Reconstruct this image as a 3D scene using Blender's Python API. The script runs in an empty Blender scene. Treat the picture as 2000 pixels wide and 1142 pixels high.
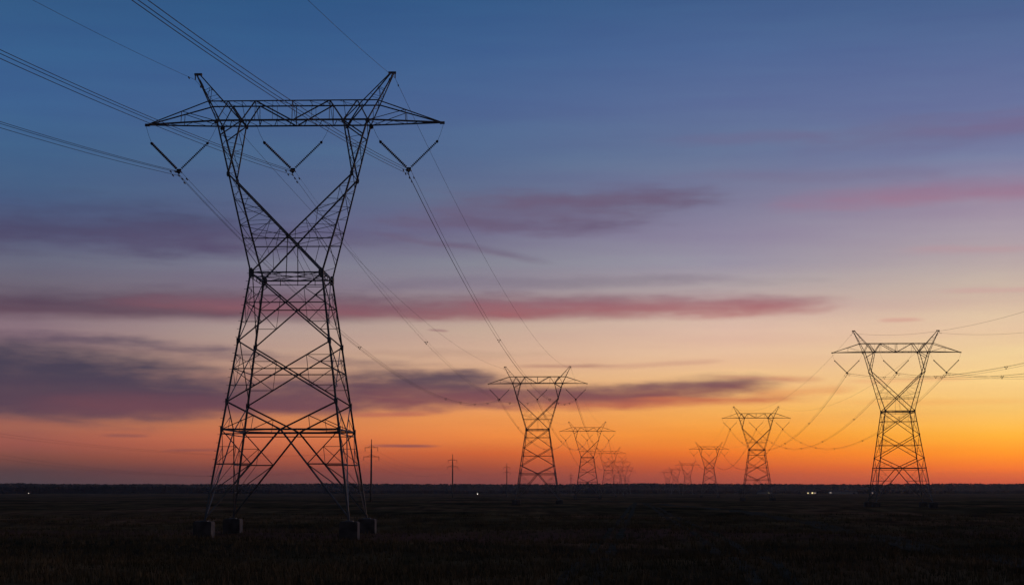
import bpy, bmesh, math, random
import numpy as np
from mathutils import Vector, Matrix

random.seed(7)
rng = np.random.default_rng(11)
S = bpy.context.scene
COL = S.collection

# ------------------------------------------------------------------ camera
EYE = 4.9                       # metres above the near field
FOC = 3400.0 / 2000.0 * 36.0    # focal length in mm on a 36 mm sensor
PITCH = math.atan(378.0 / 3400.0)
cd = bpy.data.cameras.new('camera'); cam = bpy.data.objects.new('camera', cd); COL.objects.link(cam)
cam.location = (0, 0, EYE)
cam.rotation_euler = (math.pi / 2 + PITCH, 0, 0)
cd.sensor_width = 36; cd.lens = FOC; cd.clip_start = 0.5; cd.clip_end = 30000
S.camera = cam
S.view_settings.view_transform = 'Standard'; S.view_settings.look = 'None'
S.view_settings.exposure = 0; S.view_settings.gamma = 1; S.view_settings.use_curve_mapping = False
S.cycles.use_denoising = True
S.cycles.max_bounces = 4
S.cycles.volume_bounces = 1
S.cycles.transparent_max_bounces = 12


def srgb(r, g, b):
    f = lambda c: (c / 255 / 12.92) if c <= 10 else ((c / 255 + 0.055) / 1.055) ** 2.4
    return (f(r), f(g), f(b), 1)


def azel(px, py):
    """bearing and elevation (in hundredths of a radian * 34) of a direction measured on the photograph"""
    x = (px - 1000) / 3400; y = (571 - py) / 3400
    c, s = math.cos(PITCH), math.sin(PITCH)
    v = Vector((x, c - y * s, s + y * c)).normalized()
    return math.atan2(v.x, v.y) * 34, math.asin(v.z) * 34


# ------------------------------------------------------------------ world: dusk sky with long cloud streaks
W = bpy.data.worlds.new('World'); S.world = W; W.use_nodes = True
nt = W.node_tree; nt.nodes.clear(); N = nt.nodes; L = nt.links


def node(t, tree=None, **kw):
    n = (tree or nt).nodes.new(t)
    for k, v in kw.items(): setattr(n, k, v)
    return n


def math_n(op, a, b=None, c=None, clamp=False, tree=None):
    tree = tree or nt
    n = tree.nodes.new('ShaderNodeMath'); n.operation = op; n.use_clamp = clamp
    for i, v in enumerate((a, b, c)):
        if v is None: continue
        if isinstance(v, (int, float)): n.inputs[i].default_value = v
        else: tree.links.new(v, n.inputs[i])
    return n.outputs[0]


tc = node('ShaderNodeTexCoord')
sx = node('ShaderNodeSeparateXYZ'); L.new(tc.outputs['Generated'], sx.inputs[0])
AZ = math_n('MULTIPLY', math_n('ARCTAN2', sx.outputs[0], sx.outputs[1]), 34.0)
EL = math_n('MULTIPLY', math_n('ARCSINE', sx.outputs[2]), 34.0)

# the glow differs with bearing: five bearings, each a run of colours with elevation
COLS = [
    (60, [(0, 52, 90, 134), (100, 57, 95, 141), (200, 62, 97, 143), (300, 66, 98, 137), (380, 72, 94, 130), (450, 86, 93, 126),
          (515, 106, 107, 126), (560, 110, 101, 116), (640, 138, 114, 124), (700, 140, 112, 112), (780, 150, 105, 95), (830, 164, 100, 84),
          (865, 150, 84, 74), (895, 122, 71, 74), (920, 102, 68, 78), (943, 94, 70, 84)]),
    (520, [(0, 48, 86, 132), (100, 56, 93, 140), (200, 68, 96, 142), (300, 75, 102, 140), (390, 86, 100, 134), (450, 96, 99, 132),
           (515, 122, 121, 140), (560, 126, 113, 130), (640, 176, 152, 146), (690, 190, 156, 138), (740, 190, 140, 118), (825, 210, 128, 82),
           (855, 205, 112, 74), (890, 172, 86, 72), (920, 140, 72, 74), (943, 116, 68, 76)]),
    (940, [(0, 54, 90, 136), (100, 64, 96, 143), (200, 76, 101, 146), (300, 86, 109, 146), (390, 100, 109, 140), (450, 114, 111, 140),
           (515, 134, 133, 148), (560, 144, 133, 146), (640, 196, 168, 152), (690, 214, 176, 150), (740, 220, 168, 130), (815, 238, 150, 82),
           (850, 236, 136, 66), (885, 206, 98, 60), (915, 170, 80, 66), (943, 138, 72, 76)]),
    (1420, [(0, 66, 95, 140), (100, 78, 103, 149), (200, 92, 109, 152), (300, 104, 119, 153), (390, 124, 123, 152), (450, 140, 133, 158),
            (515, 154, 147, 164), (560, 176, 161, 164), (640, 222, 186, 168), (690, 232, 190, 158), (740, 242, 192, 136), (800, 248, 176, 90),
            (845, 250, 156, 56), (885, 232, 116, 48), (915, 204, 92, 58), (943, 168, 80, 72)]),
    (1960, [(0, 75, 99, 143), (100, 90, 108, 152), (200, 104, 114, 156), (300, 120, 127, 162), (390, 156, 141, 162), (450, 170, 155, 168),
            (515, 188, 171, 168), (560, 204, 181, 166), (640, 232, 198, 164), (690, 244, 210, 154), (745, 253, 210, 138), (800, 253, 199, 108),
            (850, 255, 178, 58), (885, 250, 144, 42), (915, 236, 114, 48), (943, 198, 86, 64)]),
]
ELMAX = 18.0
prev = None; prev_a = None
fac_el = math_n('DIVIDE', EL, ELMAX, clamp=True)
for px, stops in COLS:
    r = node('ShaderNodeValToRGB'); L.new(fac_el, r.inputs[0]); cr = r.color_ramp; cr.interpolation = 'LINEAR'
    low = {60: (.64, .76, .60), 520: (.68, .76, .60), 940: (.77, .78, .62), 1420: (.90, .84, .60), 1960: (1.0, .95, .70)}[px]
    lo = lambda y, i: 1 + (low[i] - 1) * (1 if y > 905 else .8 if y > 884 and i == 2 else .3 if y > 884 else 0)
    gain = lambda y: 1.0 + .28 * min(1, max(0, (y - 830) / 90))
    pts = sorted([(max(0.001, azel(px, y)[1] / ELMAX), tuple(k * gain(y) * lo(y, i) for i, k in enumerate(srgb(a, b, c)[:3])) + (1,)) for y, a, b, c in stops])
    pts.append((1.0, tuple(k * .93 for k in pts[-1][1][:3]) + (1,)))
    while len(cr.elements) > 1: cr.elements.remove(cr.elements[0])
    cr.elements[0].position = 0.0; cr.elements[0].color = pts[0][1]
    for p, c in pts:
        e = cr.elements.new(p); e.color = c
    a = azel(px, 700)[0]
    if prev is None: prev = r.outputs[0]; prev_a = a
    else:
        mr = node('ShaderNodeMapRange', interpolation_type='SMOOTHERSTEP' if False else 'LINEAR')
        L.new(AZ, mr.inputs[0]); mr.inputs[1].default_value = prev_a; mr.inputs[2].default_value = a
        mx = node('ShaderNodeMix', data_type='RGBA'); L.new(mr.outputs[0], mx.inputs[0])
        L.new(prev, mx.inputs[6]); L.new(r.outputs[0], mx.inputs[7]); prev = mx.outputs[2]; prev_a = a
sky = prev

# noise that frays the cloud streaks: long in bearing, short in elevation
def sky_noise(sa, se, scale, detail, off):
    cv = node('ShaderNodeCombineXYZ')
    L.new(math_n('MULTIPLY', AZ, sa), cv.inputs[0]); L.new(math_n('MULTIPLY', EL, se), cv.inputs[1]); cv.inputs[2].default_value = off
    n = node('ShaderNodeTexNoise'); n.inputs['Scale'].default_value = scale; n.inputs['Detail'].default_value = detail
    n.inputs['Roughness'].default_value = .52
    L.new(cv.outputs[0], n.inputs['Vector'])
    return math_n('SUBTRACT', n.outputs[0], 0.5)
warp = sky_noise(.30, .9, 1.1, 5, 1.7)
fine = sky_noise(.30, 2.8, 1.5, 8, 5.1)
tex_n = sky_noise(.85, 3.6, 1.4, 9, 21.0)
fine = math_n('ADD', fine, math_n('MULTIPLY', tex_n, .8))
warpA = sky_noise(.35, 1.4, 1.0, 3, 9.0)

# one cloud streak: ellipse with its own upper and lower softness, warped by the noise
g = bpy.data.node_groups.new('cloud_streak', 'ShaderNodeTree')
for nm, ty in (('sky', 'NodeSocketColor'), ('az', 'NodeSocketFloat'), ('el', 'NodeSocketFloat'), ('warp', 'NodeSocketFloat'), ('fine', 'NodeSocketFloat'),
               ('warpa', 'NodeSocketFloat'), ('cx', 'NodeSocketFloat'), ('cy', 'NodeSocketFloat'), ('hw', 'NodeSocketFloat'), ('ht', 'NodeSocketFloat'),
               ('hb', 'NodeSocketFloat'), ('slope', 'NodeSocketFloat'), ('op', 'NodeSocketFloat'), ('soft', 'NodeSocketFloat'),
               ('wamp', 'NodeSocketFloat'), ('famp', 'NodeSocketFloat'), ('top', 'NodeSocketColor'), ('bot', 'NodeSocketColor')):
    g.interface.new_socket(nm, in_out='INPUT', socket_type=ty)
g.interface.new_socket('sky', in_out='OUTPUT', socket_type='NodeSocketColor')
gi = g.nodes.new('NodeGroupInput'); go = g.nodes.new('NodeGroupOutput')
I = gi.outputs
m = lambda op, a, b=None, c=None, clamp=False: math_n(op, a, b, c, clamp, g)
dxr = m('ADD', m('SUBTRACT', I['az'], I['cx']), m('MULTIPLY', I['warpa'], 1.6))
dx = m('DIVIDE', dxr, I['hw'])
dy = m('SUBTRACT', m('SUBTRACT', I['el'], I['cy']), m('MULTIPLY', dxr, I['slope']))
dyw = m('ADD', dy, m('MULTIPLY', I['warp'], I['wamp']))
up = m('DIVIDE', dyw, I['ht']); dn = m('DIVIDE', m('MULTIPLY', dyw, -1.0), I['hb'])
q = m('MAXIMUM', up, dn)
dx2 = m('MULTIPLY', dx, dx)
qq = m('SQRT', m('ADD', m('MULTIPLY', q, q), m('MULTIPLY', dx2, dx2)))
qq = m('ADD', qq, m('MULTIPLY', I['fine'], I['famp']))
mr = g.nodes.new('ShaderNodeMapRange'); mr.interpolation_type = 'SMOOTHSTEP'
g.links.new(qq, mr.inputs[0]); g.links.new(I['soft'], mr.inputs[1]); mr.inputs[2].default_value = 1.0
mr.inputs[3].default_value = 1.0; mr.inputs[4].default_value = 0.0
tb = m('ADD', m('MULTIPLY', m('DIVIDE', dyw, m('ADD', I['ht'], I['hb'])), 1.3), m('DIVIDE', I['hb'], m('ADD', I['ht'], I['hb'])), clamp=True)
mc = g.nodes.new('ShaderNodeMix'); mc.data_type = 'RGBA'
g.links.new(tb, mc.inputs[0]); g.links.new(I['bot'], mc.inputs[6]); g.links.new(I['top'], mc.inputs[7])
mo = g.nodes.new('ShaderNodeMix'); mo.data_type = 'RGBA'
tx = m('MULTIPLY_ADD', m('MULTIPLY', I['fine'], I['famp']), -.9, 1.0)
g.links.new(m('MULTIPLY', m('MULTIPLY', mr.outputs[0], I['op']), tx, clamp=True), mo.inputs[0]); g.links.new(I['sky'], mo.inputs[6]); g.links.new(mc.outputs[2], mo.inputs[7])
g.links.new(mo.outputs[2], go.inputs[0])

# bearing and elevation of each streak, half length, upper / lower half thickness, tilt, opacity, softness, warp, fray, colours
CL = [
    # high faint pink veils
    (1450, 272, 220, 26, 20, .00, .28, .0, .25, .8, (117, 101, 136), (111, 97, 134)),
    (1830, 262, 320, 55, 50, .03, .45, .0, .3, .8, (109, 103, 138), (111, 105, 141)),
    (1930, 372, 470, 34, 34, .01, .62, .0, .25, .7, (141, 111, 142), (165, 119, 140)),
    (2100, 232, 300, 40, 30, .02, .35, .0, .3, .7, (121, 103, 141), (127, 105, 138)),
    (1560, 345, 330, 20, 20, -.01, .25, .0, .3, .8, (119, 105, 136), (119, 105, 136)),
    # violet veils left
    (140, 458, 520, 84, 60, .015, .85, .0, .5, .7, (68, 74, 106), (84, 75, 104)),
    (560, 470, 420, 50, 36, .00, .35, .0, .4, .8, (91, 83, 114), (99, 85, 114)),
    (1090, 408, 380, 58, 50, .02, .70, .0, .5, .9, (104, 92, 121), (110, 95, 120)),
    (1190, 390, 250, 24, 22, .02, .50, .0, .3, .9, (104, 90, 118), (112, 92, 118)),
    (980, 442, 330, 20, 20, -.03, .55, .0, .35, .9, (100, 87, 115), (108, 90, 116)),
    (900, 482, 190, 13, 12, -.17, .50, .0, .2, .7, (105, 91, 118), (111, 91, 114)),
    (1330, 545, 300, 13, 13, -.05, .22, .0, .4, .9, (129, 117, 134), (133, 117, 130)),
    (820, 690, 300, 12, 12, .0, .3, .0, .3, .9, (169, 135, 124), (175, 135, 116)),
    (1040, 556, 420, 22, 18, .02, .35, .0, .3, .8, (117, 109, 128), (121, 109, 126)),
    # the long rose streak
    (150, 602, 760, 52, 30, .0, .92, .1, .16, .40, (80, 70, 90), (104, 76, 90)),
    (760, 604, 620, 42, 26, -.01, .90, .1, .18, .45, (106, 86, 106), (148, 94, 101)),
    (1210, 600, 450, 36, 26, .0, .85, .05, .25, .6, (132, 102, 118), (176, 104, 104)),
    (1430, 594, 240, 24, 20, .01, .50, .0, .25, .7, (156, 112, 122), (182, 116, 116)),
    # bits
    (866, 645, 34, 5, 4, -.04, .55, .0, .05, .4, (140, 100, 110), (150, 100, 108)),
    (1780, 625, 60, 7, 6, .0, .5, .0, .08, .4, (214, 152, 140), (206, 146, 136)),
    (1940, 566, 120, 9, 8, .0, .4, .0, .1, .6, (205, 158, 158), (206, 156, 152)),
    (1890, 488, 160, 14, 12, .0, .3, .0, .15, .6, (190, 140, 150), (190, 142, 148)),
    # dark bank, lower left
    (-60, 752, 640, 118, 74, -.05, .97, .30, .38, .42, (70, 66, 84), (84, 68, 84)),
    (250, 778, 500, 60, 44, -.03, .80, .10, .4, .5, (76, 66, 84), (98, 70, 84)),
    (420, 792, 420, 40, 32, .00, .80, .1, .25, .45, (98, 70, 84), (124, 76, 84)),
    (740, 770, 350, 64, 38, .005, .97, .25, .45, .5, (82, 70, 86), (124, 80, 86)),
    (880, 742, 120, 30, 26, .07, .80, .1, .35, 1.0, (96, 78, 90), (104, 80, 88)),
    (1020, 778, 350, 38, 28, .0, .85, .15, .4, .7, (104, 76, 88), (150, 86, 84)),
    (1280, 770, 265, 38, 26, .04, .93, .15, .40, .5, (104, 78, 88), (150, 86, 82)),
    (250, 672, 330, 18, 14, -.06, .55, .0, .3, 1.0, (84, 72, 94), (88, 74, 94)),
    (520, 700, 420, 14, 14, -.04, .35, .0, .35, 1.0, (120, 94, 102), (120, 92, 98)),
    (1480, 742, 130, 8, 8, -.05, .45, .0, .2, 1.0, (196, 138, 116), (200, 138, 108)),
    (1400, 782, 170, 7, 6, -.03, .5, .0, .2, .9, (214, 124, 80), (222, 126, 74)),
    (1330, 754, 160, 12, 12, .03, .7, .1, .2, .8, (120, 86, 92), (136, 88, 90)),
    (1300, 788, 340, 16, 14, .02, .65, .0, .2, .6, (176, 98, 84), (206, 110, 76)),
    (1110, 714, 130, 7, 6, .0, .6, .0, .12, .6, (160, 112, 108), (166, 112, 104)),
    (1290, 712, 120, 8, 7, .06, .3, .0, .12, .6, (190, 136, 126), (190, 134, 120)),
    (1550, 740, 80, 10, 8, -.02, .5, .0, .15, .7, (206, 140, 108), (210, 138, 100)),
    (1560, 768, 140, 16, 14, .03, .45, .0, .3, .8, (222, 140, 92), (226, 138, 84)),
    (1780, 742, 120, 7, 7, .01, .35, .0, .1, .7, (238, 170, 120), (240, 168, 112)),
    (1800, 786, 200, 9, 9, .0, .25, .0, .15, .8, (240, 158, 84), (244, 160, 80)),
    # low slivers over the horizon
    (760, 808, 120, 9, 8, .03, .6, .0, .1, .6, (186, 106, 92), (190, 102, 82)),
    (790, 870, 80, 5, 5, .0, .75, .0, .06, .4, (128, 76, 84), (134, 76, 80)),
    (250, 850, 60, 6, 5, .0, .5, .0, .08, .5, (120, 78, 82), (128, 78, 80)),
    (390, 878, 60, 5, 5, .0, .4, .0, .08, .5, (112, 70, 76), (112, 70, 76)),
]
wisp = sky_noise(.16, 1.6, 1.5, 7, 13.3)
wm = node('ShaderNodeMix', data_type='RGBA', blend_type='MULTIPLY'); wm.inputs[0].default_value = 1; L.new(sky, wm.inputs[6])
wc = node('ShaderNodeCombineXYZ'); L.new(math_n('MULTIPLY_ADD', wisp, -.16, 1.0), wc.inputs[0]); L.new(math_n('MULTIPLY_ADD', wisp, -.30, 1.0), wc.inputs[1]); L.new(math_n('MULTIPLY_ADD', wisp, -.12, 1.0), wc.inputs[2])
L.new(wc.outputs[0], wm.inputs[7]); sky = wm.outputs[2]
for (px, py, hw, ht, hb, sl, op, soft, wa, fa, top, bot) in CL:
    gn = N.new('ShaderNodeGroup'); gn.node_tree = g
    a, e = azel(px, py)
    L.new(sky, gn.inputs['sky']); L.new(AZ, gn.inputs['az']); L.new(EL, gn.inputs['el'])
    L.new(warp, gn.inputs['warp']); L.new(fine, gn.inputs['fine']); L.new(warpA, gn.inputs['warpa'])
    for k, v in (('cx', a), ('cy', e), ('hw', hw / 100), ('ht', ht / 100), ('hb', hb / 100), ('slope', sl), ('op', op), ('soft', soft), ('wamp', wa), ('famp', fa)):
        gn.inputs[k].default_value = v
    gn.inputs['top'].default_value = srgb(*top); gn.inputs['bot'].default_value = srgb(*bot)
    sky = gn.outputs[0]

# above and behind, the dome falls off to deep night blue
def mixc(f, a, b):
    mx = node('ShaderNodeMix', data_type='RGBA'); L.new(f, mx.inputs[0]) if not isinstance(f, float) else None
    for i, v in ((6, a), (7, b)):
        if isinstance(v, tuple): mx.inputs[i].default_value = v
        else: L.new(v, mx.inputs[i])
    return mx.outputs[2]
mr1 = node('ShaderNodeMapRange', interpolation_type='SMOOTHSTEP'); L.new(EL, mr1.inputs[0]); mr1.inputs[1].default_value = 11; mr1.inputs[2].default_value = 40
sky = mixc(mr1.outputs[0], sky, (.014, .018, .033, 1))
mr2 = node('ShaderNodeMapRange', interpolation_type='SMOOTHSTEP'); L.new(math_n('ABSOLUTE', math_n('SUBTRACT', AZ, 24.0)), mr2.inputs[0]); mr2.inputs[1].default_value = 34; mr2.inputs[2].default_value = 62
sky = mixc(mr2.outputs[0], sky, (.010, .013, .022, 1))
bg = node('ShaderNodeBackground'); L.new(sky, bg.inputs[0]); bg.inputs[1].default_value = 1.0
wo = node('ShaderNodeOutputWorld'); L.new(bg.outputs[0], wo.inputs[0])

# the sun has just gone: a weak, broad, orange afterglow from low on the right
sl_ = bpy.data.lights.new('sun', 'SUN'); so = bpy.data.objects.new('sun', sl_); COL.objects.link(so)
sl_.energy = 0.08; sl_.angle = math.radians(14); sl_.color = (1, .55, .36)
so.rotation_euler = (math.radians(90 - 4), 0, math.radians(180 - 62))   # light travels from bearing +62 deg toward the camera side


# ------------------------------------------------------------------ materials
def mat(name, build):
    mt = bpy.data.materials.new(name); mt.use_nodes = True
    t = mt.node_tree; b = t.nodes['Principled BSDF']; build(t, b); return mt


def noisy(c1, c2, scale, rough, metal=0.0, bump=0.0, spec=.5, detail=6):
    def f(t, b):
        tcn = t.nodes.new('ShaderNodeTexCoord'); n = t.nodes.new('ShaderNodeTexNoise')
        n.inputs['Scale'].default_value = scale; n.inputs['Detail'].default_value = detail
        t.links.new(tcn.outputs['Object'], n.inputs['Vector'])
        r = t.nodes.new('ShaderNodeValToRGB'); r.color_ramp.elements[0].position = .35; r.color_ramp.elements[1].position = .68
        r.color_ramp.elements[0].color = (*c1, 1); r.color_ramp.elements[1].color = (*c2, 1)
        t.links.new(n.outputs[0], r.inputs[0]); t.links.new(r.outputs[0], b.inputs['Base Color'])
        b.inputs['Roughness'].default_value = rough; b.inputs['Metallic'].default_value = metal
        b.inputs['Specular IOR Level'].default_value = spec
        if bump:
            bp = t.nodes.new('ShaderNodeBump'); bp.inputs['Strength'].default_value = bump; bp.inputs['Distance'].default_value = .02
            t.links.new(n.outputs[0], bp.inputs['Height']); t.links.new(bp.outputs[0], b.inputs['Normal'])
    return f
M = {}
M['steel'] = mat('weathered_galvanised_steel', noisy((.19, .20, .21), (.34, .35, .36), 1.3, .62, .25))
M['dark_steel'] = mat('dull_fitting_steel', noisy((.06, .06, .065), (.11, .11, .12), 2.0, .55, .4))
M['alu'] = mat('weathered_conductor', noisy((.10, .10, .11), (.16, .16, .17), 1.5, .6, .5))
M['glass_disc'] = mat('insulator_glaze', noisy((.035, .028, .025), (.07, .05, .045), 3.0, .28))
M['concrete'] = mat('footing_concrete', noisy((.085, .080, .076), (.19, .175, .165), 1.1, .95, bump=.6))
M['pole_concrete'] = mat('pole_concrete', noisy((.16, .155, .15), (.26, .25, .24), 1.0, .9))
M['wood_leaf'] = mat('far_foliage', noisy((.014, .018, .013), (.030, .034, .022), .05, .95, spec=.1))
M['bark'] = mat('bark', noisy((.05, .04, .035), (.09, .075, .06), 1.0, .95))
M['grass'] = mat('dry_grass', noisy((.125, .10, .05), (.27, .185, .098), .12, .95, spec=.05))
M['plaster'] = mat('pale_plaster', noisy((.45, .44, .43), (.60, .59, .57), .8, .85))
M['roofing'] = mat('dark_roofing', noisy((.05, .045, .045), (.09, .08, .08), .8, .8))


def emis(name, col, st):
    def f(t, b):
        b.inputs['Base Color'].default_value = (*col, 1)
        b.inputs['Emission Color'].default_value = (*col, 1); b.inputs['Emission Strength'].default_value = st
    return mat(name, f)
M['lit_white'] = emis('lit_lamp_glass', (1, .93, .80), 2.5)
M['lit_yellow'] = emis('lit_window_glass', (1, .80, .38), 1.6)
M['lit_dim'] = emis('dim_lit_window_glass', (.85, .62, .50), .8)


def ground_mat(t, b):
    geo = t.nodes.new('ShaderNodeNewGeometry')
    def nz(scale, det, sc=(1, 1, 1), rot=0):
        mp = t.nodes.new('ShaderNodeMapping'); mp.inputs['Scale'].default_value = sc; mp.inputs['Rotation'].default_value = (0, 0, rot)
        t.links.new(geo.outputs['Position'], mp.inputs['Vector'])
        n = t.nodes.new('ShaderNodeTexNoise'); n.inputs['Scale'].default_value = scale; n.inputs['Detail'].default_value = det
        t.links.new(mp.outputs[0], n.inputs['Vector']); return n.outputs[0]
    big = nz(.022, 7, (1, .45, 1)); mid = nz(.16, 6, (1, .5, 1)); fin = nz(1.8, 6); furrow = nz(.35, 3, (1, .03, 1), math.radians(4.2))
    r = t.nodes.new('ShaderNodeValToRGB'); cr = r.color_ramp
    cr.elements[0].position = .36; cr.elements[0].color = (.062, .050, .026, 1)
    cr.elements[1].position = .66; cr.elements[1].color = (.30, .155, .088, 1)
    e = cr.elements.new(.5); e.color = (.175, .118, .060, 1)
    t.links.new(big, r.inputs[0])
    r2 = t.nodes.new('ShaderNodeValToRGB'); r2.color_ramp.elements[0].position = .3; r2.color_ramp.elements[1].position = .7
    r2.color_ramp.elements[0].color = (.45, .45, .45, 1); r2.color_ramp.elements[1].color = (1.5, 1.45, 1.35, 1)
    mm = t.nodes.new('ShaderNodeMath'); mm.operation = 'ADD'; t.links.new(mid, mm.inputs[0])
    m2 = t.nodes.new('ShaderNodeMath'); m2.operation = 'MULTIPLY_ADD'; t.links.new(furrow, m2.inputs[0]); m2.inputs[1].default_value = .6; m2.inputs[2].default_value = -.3
    t.links.new(m2.outputs[0], mm.inputs[1]); t.links.new(mm.outputs[0], r2.inputs[0])
    mx = t.nodes.new('ShaderNodeMix'); mx.data_type = 'RGBA'; mx.blend_type = 'MULTIPLY'; mx.inputs[0].default_value = 1
    t.links.new(r.outputs[0], mx.inputs[6]); t.links.new(r2.outputs[0], mx.inputs[7])
    # a belt of redder, drier growth across the field and a darker one in front of it
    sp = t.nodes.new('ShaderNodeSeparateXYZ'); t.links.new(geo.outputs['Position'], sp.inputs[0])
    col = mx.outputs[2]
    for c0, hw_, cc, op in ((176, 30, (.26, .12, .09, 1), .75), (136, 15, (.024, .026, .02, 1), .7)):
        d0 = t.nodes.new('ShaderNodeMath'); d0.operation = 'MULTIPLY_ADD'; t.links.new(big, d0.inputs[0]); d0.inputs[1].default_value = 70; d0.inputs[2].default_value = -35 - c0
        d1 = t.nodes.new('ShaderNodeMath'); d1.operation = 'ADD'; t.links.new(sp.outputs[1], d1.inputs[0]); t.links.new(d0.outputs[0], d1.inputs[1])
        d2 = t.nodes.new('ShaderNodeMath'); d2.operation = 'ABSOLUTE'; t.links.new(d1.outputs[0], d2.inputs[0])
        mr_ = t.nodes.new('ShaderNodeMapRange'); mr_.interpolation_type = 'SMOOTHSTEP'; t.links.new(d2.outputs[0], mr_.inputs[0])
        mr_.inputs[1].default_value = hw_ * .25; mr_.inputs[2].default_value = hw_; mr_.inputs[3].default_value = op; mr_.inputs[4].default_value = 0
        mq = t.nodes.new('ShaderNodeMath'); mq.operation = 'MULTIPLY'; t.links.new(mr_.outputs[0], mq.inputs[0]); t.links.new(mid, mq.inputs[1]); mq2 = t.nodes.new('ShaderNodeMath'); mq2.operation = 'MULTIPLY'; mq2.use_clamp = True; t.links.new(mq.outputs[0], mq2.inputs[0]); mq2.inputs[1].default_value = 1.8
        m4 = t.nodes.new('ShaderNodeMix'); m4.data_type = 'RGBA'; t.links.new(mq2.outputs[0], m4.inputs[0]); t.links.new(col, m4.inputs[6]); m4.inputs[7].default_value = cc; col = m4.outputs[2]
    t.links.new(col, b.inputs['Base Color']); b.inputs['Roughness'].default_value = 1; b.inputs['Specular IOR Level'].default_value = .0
    bp = t.nodes.new('ShaderNodeBump'); bp.inputs['Strength'].default_value = .8; bp.inputs['Distance'].default_value = .35
    ad = t.nodes.new('ShaderNodeMath'); ad.operation = 'ADD'; t.links.new(mid, ad.inputs[0]); t.links.new(fin, ad.inputs[1])
    t.links.new(ad.outputs[0], bp.inputs['Height']); t.links.new(bp.outputs[0], b.inputs['Normal'])
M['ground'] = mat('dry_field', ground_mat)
M['track'] = mat('worn_dirt', noisy((.10, .085, .06), (.17, .135, .10), .5, 1, spec=0))


# ------------------------------------------------------------------ helpers
def meta(o, label=None, cat=None, group=None, kind=None):
    for k, v in (('label', label), ('category', cat), ('group', group), ('kind', kind)):
        if v: o[k] = v
    return o


THIN = [1.0, 1.0]      # scale of main members and of light members while a pylon is being built


def self_w(s, w): return w * (THIN[0] if w > .105 else THIN[1])


class MB:
    """collects bars, plates and boxes for ONE mesh object"""
    def __init__(s): s.v = []; s.f = []
    def bar(s, a, b, w, ref=None, t=None):
        """an L-section angle bar from a to b; ref points toward the corner of the L"""
        a = Vector(a); b = Vector(b); d = (b - a)
        if d.length < 1e-6: return
        w = self_w(s, w)
        d.normalize()
        r = Vector(ref) if ref is not None else Vector((0.3, 0.2, 1.0))
        r = r - d * r.dot(d)
        if r.length < 1e-3: r = Vector((1, .3, 0)) - d * Vector((1, .3, 0)).dot(d)
        r.normalize(); q = d.cross(r)
        e1 = (r + q).normalized(); e2 = (r - q).normalized()      # the two flanges run away from the corner
        t = t or max(.018, w * .13)
        c = r * (w * .35)
        prof = [c, c - e1 * w, c - e1 * w - e2 * t, c - e1 * t - e2 * t, c - e1 * t - e2 * w, c - e2 * w]
        i = len(s.v)
        s.v += [a + p for p in prof] + [b + p for p in prof]
        for k in range(6):
            k2 = (k + 1) % 6; s.f.append((i + k, i + k2, i + 6 + k2, i + 6 + k))
        s.f.append(tuple(i + k for k in (3, 2, 1, 0))); s.f.append((i, i + 5, i + 4, i + 3))
        s.f.append(tuple(i + 6 + k for k in (0, 1, 2, 3))); s.f.append(tuple(i + 6 + k for k in (3, 4, 5, 0)))
    def tube(s, pts, r, n=6, cap=True):
        pts = [Vector(p) for p in pts]; i = len(s.v); rr = r if isinstance(r, (list, tuple)) else [r] * len(pts)
        up = Vector((0, 0, 1))
        for k, p in enumerate(pts):
            d = (pts[min(k + 1, len(pts) - 1)] - pts[max(k - 1, 0)]).normalized()
            u = d.cross(up)
            if u.length < 1e-3: u = Vector((1, 0, 0))
            u.normalize(); w = d.cross(u)
            for j in range(n):
                a = 2 * math.pi * j / n; s.v.append(p + (u * math.cos(a) + w * math.sin(a)) * rr[k])
        for k in range(len(pts) - 1):
            for j in range(n):
                j2 = (j + 1) % n; s.f.append((i + k * n + j, i + k * n + j2, i + (k + 1) * n + j2, i + (k + 1) * n + j))
        if cap:
            s.f.append(tuple(i + j for j in range(n))[::-1]); k = i + (len(pts) - 1) * n; s.f.append(tuple(k + j for j in range(n)))
    def box(s, c, sz, rot=0, taper=1.0):
        c = Vector(c); x, y, z = sz[0] / 2, sz[1] / 2, sz[2] / 2; i = len(s.v); R = Matrix.Rotation(rot, 3, 'Z')
        for dz, k in ((-z, 1), (z, taper)):
            for dx, dy in ((-x, -y), (x, -y), (x, y), (-x, y)): s.v.append(c + R @ Vector((dx * k, dy * k, dz)))
        for q in ((3, 2, 1, 0), (4, 5, 6, 7), (0, 1, 5, 4), (1, 2, 6, 5), (2, 3, 7, 6), (3, 0, 4, 7)): s.f.append(tuple(i + k for k in q))
    def plate(s, pts, th, nrm):
        nrm = Vector(nrm).normalized() * th / 2; i = len(s.v); n = len(pts)
        s.v += [Vector(p) - nrm for p in pts] + [Vector(p) + nrm for p in pts]
        s.f.append(tuple(range(i, i + n))[::-1]); s.f.append(tuple(range(i + n, i + 2 * n)))
        for k in range(n):
            k2 = (k + 1) % n; s.f.append((i + k, i + k2, i + n + k2, i + n + k))
    def build(s, name, material, parent=None, smooth=False):
        me = bpy.data.meshes.new(name); me.from_pydata([tuple(v) for v in s.v], [], s.f); me.materials.append(material)
        if smooth:
            for p in me.polygons: p.use_smooth = True
        me.validate(); o = bpy.data.objects.new(name, me); COL.objects.link(o)
        if parent: o.parent = parent
        return o


def empty(name, loc, rz=0):
    o = bpy.data.objects.new(name, None); COL.objects.link(o); o.location = loc; o.rotation_euler = (0, 0, rz); o.empty_display_size = 1
    return o


def children(o): return [c for c in bpy.data.objects if c.parent == o]


def copy_tree(o, parent=None):
    c = o.copy(); COL.objects.link(c); c.parent = parent
    for ch in children(o): copy_tree(ch, c)
    return c


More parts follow.
